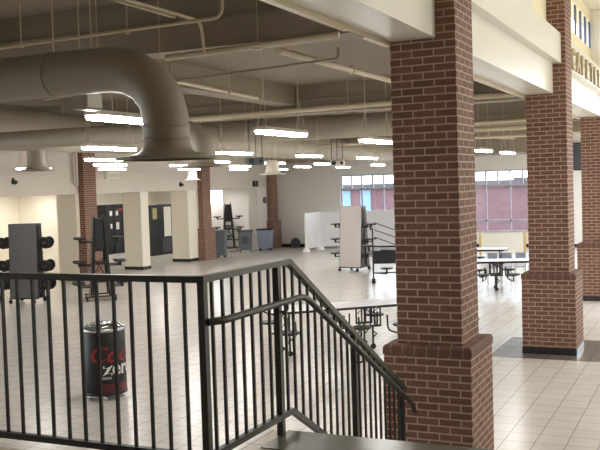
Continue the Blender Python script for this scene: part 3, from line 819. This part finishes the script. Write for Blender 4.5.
# row of chairs behind the right-hand table
def make_chair():
    t = thing('plastic_chair', '', 'chair', (0, 0, 0), 0, 'blue grey chairs behind the table')
    obj('seat', MB().cbox(-0.14, 0.14, -0.17, 0.17, 0.43, 0.455, 0.01), M['blue_grey'], t)
    obj('backrest', MB().bar((0, -0.19, 0.55), (0, -0.24, 0.82), 0.25, 0.02, up=(0, 1, 0)), M['blue_grey'], t)
    for x in (-0.12, 0.12):
        obj('leg', MB().tube([(x, -0.24, 0.80), (x, -0.19, 0.44), (x, -0.22, 0.0)], 0.011, 6), M['chrome'], t)
        obj('leg', MB().tube([(x, 0.17, 0.44), (x, 0.2, 0.0)], 0.011, 6), M['chrome'], t)
    return t
ch0 = None
for i in range(6):
    x, y = -5.35 + 0.34 * i, 23.35 + 0.10 * i
    lab = 'blue grey plastic chair behind the right-hand table, %s from the left' % ORD[i]
    if ch0 is None:
        ch0 = make_chair(); ch0.location = (x, y, 0); ch0.rotation_euler = (0, 0, 0.3); ch0['label'] = lab
    else: dup(ch0, (x, y, 0), 0.3, lab)

# ------------------------------------------------------------------ white folding partition
P = thing('folding_partition', 'white folding partition screen standing before the far windows', 'partition', (-15.1, 33.0, 0))
pp = [(0, 0), (0.12, 1.15), (1.75, 1.6), (3.35, 1.85), (4.9, 1.98)]
for i in range(4):
    a = Vector((*pp[i], 0)); b = Vector((*pp[i + 1], 0)); d = (b - a).normalized() * 0.03
    mb = MB().bar(a + d + Vector((0, 0, 0.85)), b - d + Vector((0, 0, 0.85)), 0.03, 1.44)
    obj('panel', mb, M['partition'], P)
for (x, y) in pp:
    o = obj('post', MB().box(x - .035, x + .035, y - .035, y + .035, 0.1, 1.59), M['partition_post'], P)
    obj('foot', MB().lathe([(0.17, 0.003), (0.17, 0.06), (0.13, 0.13), (0.05, 0.17)], (x, y, 0), 18), M['partition_post'], o)

# ------------------------------------------------------------------ bins and far things
def cart_bin(label, loc, rot, wd, dp, h, m, lid=None, group=None):
    t = thing('wheeled_bin', label, 'bin', loc, rot, group)
    mb = MB(); k = 0.86
    x0, y0 = wd / 2, dp / 2
    vs = [(-x0 * k, -y0 * k, 0.1), (x0 * k, -y0 * k, 0.1), (x0 * k, y0 * k, 0.1), (-x0 * k, y0 * k, 0.1), (-x0, -y0, h), (x0, -y0, h), (x0, y0, h), (-x0, y0, h)]
    mb.add(vs, [(3, 2, 1, 0), (4, 5, 6, 7), (0, 1, 5, 4), (1, 2, 6, 5), (2, 3, 7, 6), (3, 0, 4, 7)])
    obj('body', mb, m, t)
    obj('lid', MB().cbox(-x0 - .03, x0 + .03, -y0 - .03, y0 + .03, h, h + 0.06, 0.015), lid or m, t)
    obj('handle', MB().tube([(-x0 * .8, y0 + .02, h - .03), (-x0 * .8, y0 + .09, h), (x0 * .8, y0 + .09, h), (x0 * .8, y0 + .02, h - .03)], 0.014, 8), M['dark_grey'], t)
    for x in (-x0 * .7, x0 * .7):
        for y in (-y0 * .6, y0 * .6):
            obj('wheel', MB().lathe([(0.05, -0.02), (0.05, 0.02)], (x, y, 0.051), 12, True, Matrix.Rotation(PI / 2, 3, 'Y')), M['black'], t)
    return t
cart_bin('tall grey wheeled bin beside the second brick wall pillar', (-17.42, 30.2, 0), 0.3, 0.38, 0.5, 1.02, M['slate_bin'], M['slate_bin'])
b = cart_bin('grey wheeled bin with a dark round mark, by the far wall', (-17.8, 32.85, 0), 0.5, 0.6, 0.55, 0.86, M['slate_bin'], M['dark_grey'], 'bins by the far wall')
obj('round_mark', MB().lathe([(0.17, 0), (0.17, 0.012)], (0.0, -0.272, 0.52), 20, True, Matrix.Rotation(PI / 2, 3, 'X')), M['dark_grey'], b)
cart_bin('blue grey wheeled bin with a black lid, nearest the far brick pillar', (-17.33, 33.75, 0), 0.3, 0.62, 0.55, 0.86, M['blue_grey'], M['black'], 'bins by the far wall')
t = thing('drum_fan', 'small round grey drum fan on the floor by the far wall', 'fan', (-16.6, 35.2, 0), 0.45)
obj('drum', MB().lathe([(0.2, -0.09), (0.215, -0.06), (0.215, 0.08), (0.18, 0.1)], (0, 0, 0.225), 24, False, Matrix.Rotation(PI / 2, 3, 'X')), M['slate_bin'], t)
obj('grille', MB().lathe([(0.2, 0.02), (0.2, 0.03)], (0, 0, 0.225), 24, True, Matrix.Rotation(PI / 2, 3, 'X')), M['dark_grey'], t)
obj('foot', MB().box(-0.2, 0.2, -0.1, 0.1, 0.003, 0.025), M['dark_grey'], t)
t = thing('easel_board', 'cream display board in a yellow wooden frame by the far windows', 'board', (-6.6, 30.4, 0), 0.16)
obj('board', BX(-0.7, 0.7, 0, 0.03, 0.22, 0.88), M['tan_board'], t)
obj('board_frame', MB().box(0.7, 0.78, -0.01, 0.04, 0.18, 0.95).box(-0.78, -0.7, -0.01, 0.04, 0.18, 0.90), M['yellow_wood'], t)
for x in (-0.74, 0.74):
    for s in (-1, 1): obj('leg', MB().bar((x, 0.015, 0.3), (x, 0.015 + s * 0.25, 0.005), 0.05, 0.03, up=(0, 1, 0)), M['yellow_wood'], t)

# ------------------------------------------------------------------ corridor: doors, machines, lamps
t = thing('vending_machine', 'tall black machine with stickers seen between the white columns', 'machine', (-20.9, 31.4, 0), PI / 2)
obj('body', MB().cbox(-0.8, 0.8, -0.01, 0.7, 0.003, 2.08, 0.02), M['black'], t)
obj('display_panel', BX(0.12, 0.62, -0.03, -0.01, 0.75, 1.98), M['white_card'], t, label='pale upright panel')
obj('poster', BX(-0.7, -0.42, -0.03, -0.01, 1.5, 1.95), M['stain'], t, label='olive poster')
obj('lower_panel', BX(-0.05, 0.75, -0.04, -0.01, 0.1, 0.7), M['dark_grey'], t)
t = thing('trophy_cabinet', 'dark glazed cabinet with bright papers behind the edge-on folded table', 'cabinet', (-23.5, 31.95, 0), PI / 2)
obj('body', MB().box(-0.9, 0.9, 0.0, 0.45, 0.22, 2.12).box(-0.85, 0.85, 0.03, 0.45, 0.003, 0.22), M['black'], t)
fr = MB()
for x in (-0.85, -0.3, 0.3, 0.85): fr.box(x - .04, x + .04, -0.03, 0.0, 0.1, 2.1)
obj('door_frame', fr, M['black_metal'], t)
for (x, z, wd, h, m) in ((-0.55, 1.75, .16, .2, 'white_card'), (-0.12, 1.75, .16, .2, 'white_card'), (-0.1, 1.2, .2, .3, 'white_card'), (0.1, 1.9, .3, .1, 'red_cloth'), (0.55, 1.35, .14, .5, 'red_cloth'), (-0.55, 1.2, .12, .2, 'white_card'), (0.5, 1.8, .1, .12, 'white_card')):
    obj('paper', BX(x - wd / 2, x + wd / 2, -0.02, -0.005, z - h / 2, z + h / 2), M[m], t)
t = thing('dark_locker', 'dark locker by the corridor wall behind the left folded table', 'locker', (-21.5, 21.6, 0), PI / 2 - .2)
obj('body', MB().cbox(-0.4, 0.4, 0, 0.5, 0.003, 2.2, 0.02), M['black'], t)
obj('door', BX(-0.1, 0.04, -0.02, 0, 0.3, 2.1), M['white_card'], t)
t = thing('wall_plaque', 'small brown plaque on the corridor wall near the left edge', 'plaque', (-23.99, 23.6, 2.35))
obj('plate', BX(0, 0.03, -0.2, 0.0, 0, 0.26), M['bronze'], t)
obj('second_plate', BX(0, 0.03, 0.04, 0.3, 0.03, 0.24), M['bronze'], t)
cl0 = None
for i, (x, y) in enumerate(((-22.6, 13.5), (-22.6, 17.5), (-22.6, 21.8), (-22.6, 25.2), (-22.6, 28.6), (-22.0, 31.6), (-20.0, 34.0), (-20.0, 30.0))):
    t = thing('recessed_light', 'lit square recessed ceiling light in the corridor, %s from the left end' % (ORD + ['seventh', 'last'])[i], 'light', (x, y, 2.75), 0, 'corridor lights')
    obj('diffuser', BX(-0.3, 0.3, -0.3, 0.3, -0.012, -0.002), M['corridor_lens'], t)
    obj('frame', MB().box(-0.34, 0.34, -0.34, -0.3, -0.016, -0.001).box(-0.34, 0.34, 0.3, 0.34, -0.016, -0.001).box(-0.34, -0.3, -0.3, 0.3, -0.016, -0.001).box(0.3, 0.34, -0.3, 0.3, -0.016, -0.001), M['housing'], t)

# ------------------------------------------------------------------ outside the far windows
struct('ground', BX(-60, 40, 35.9, 90, -0.4, -0.15), M['ground'])
bd = thing('outside_building', 'long dull red brick building seen through the far windows', 'building', (-12, 47, -0.15))
obj('wall', BX(-12, 11, 0, 6, 0, 2.52), M['far_brick'], bd)
obj('roof', MB().box(-12.2, 11.2, -0.3, 6.2, 2.52, 2.78), M['roofdark'], bd)
for x in (-7.25, -6.05): obj('window', BX(x, x + 0.6, -0.05, 0.0, 0.5, 2.45), M['bluewin'], bd)
for x in (-1.0, 2.4, 5.0, 8.4): obj('vent_hood', BX(x, x + 0.6, 0.2, 1, 2.78, 2.9), M['roofdark'], bd)
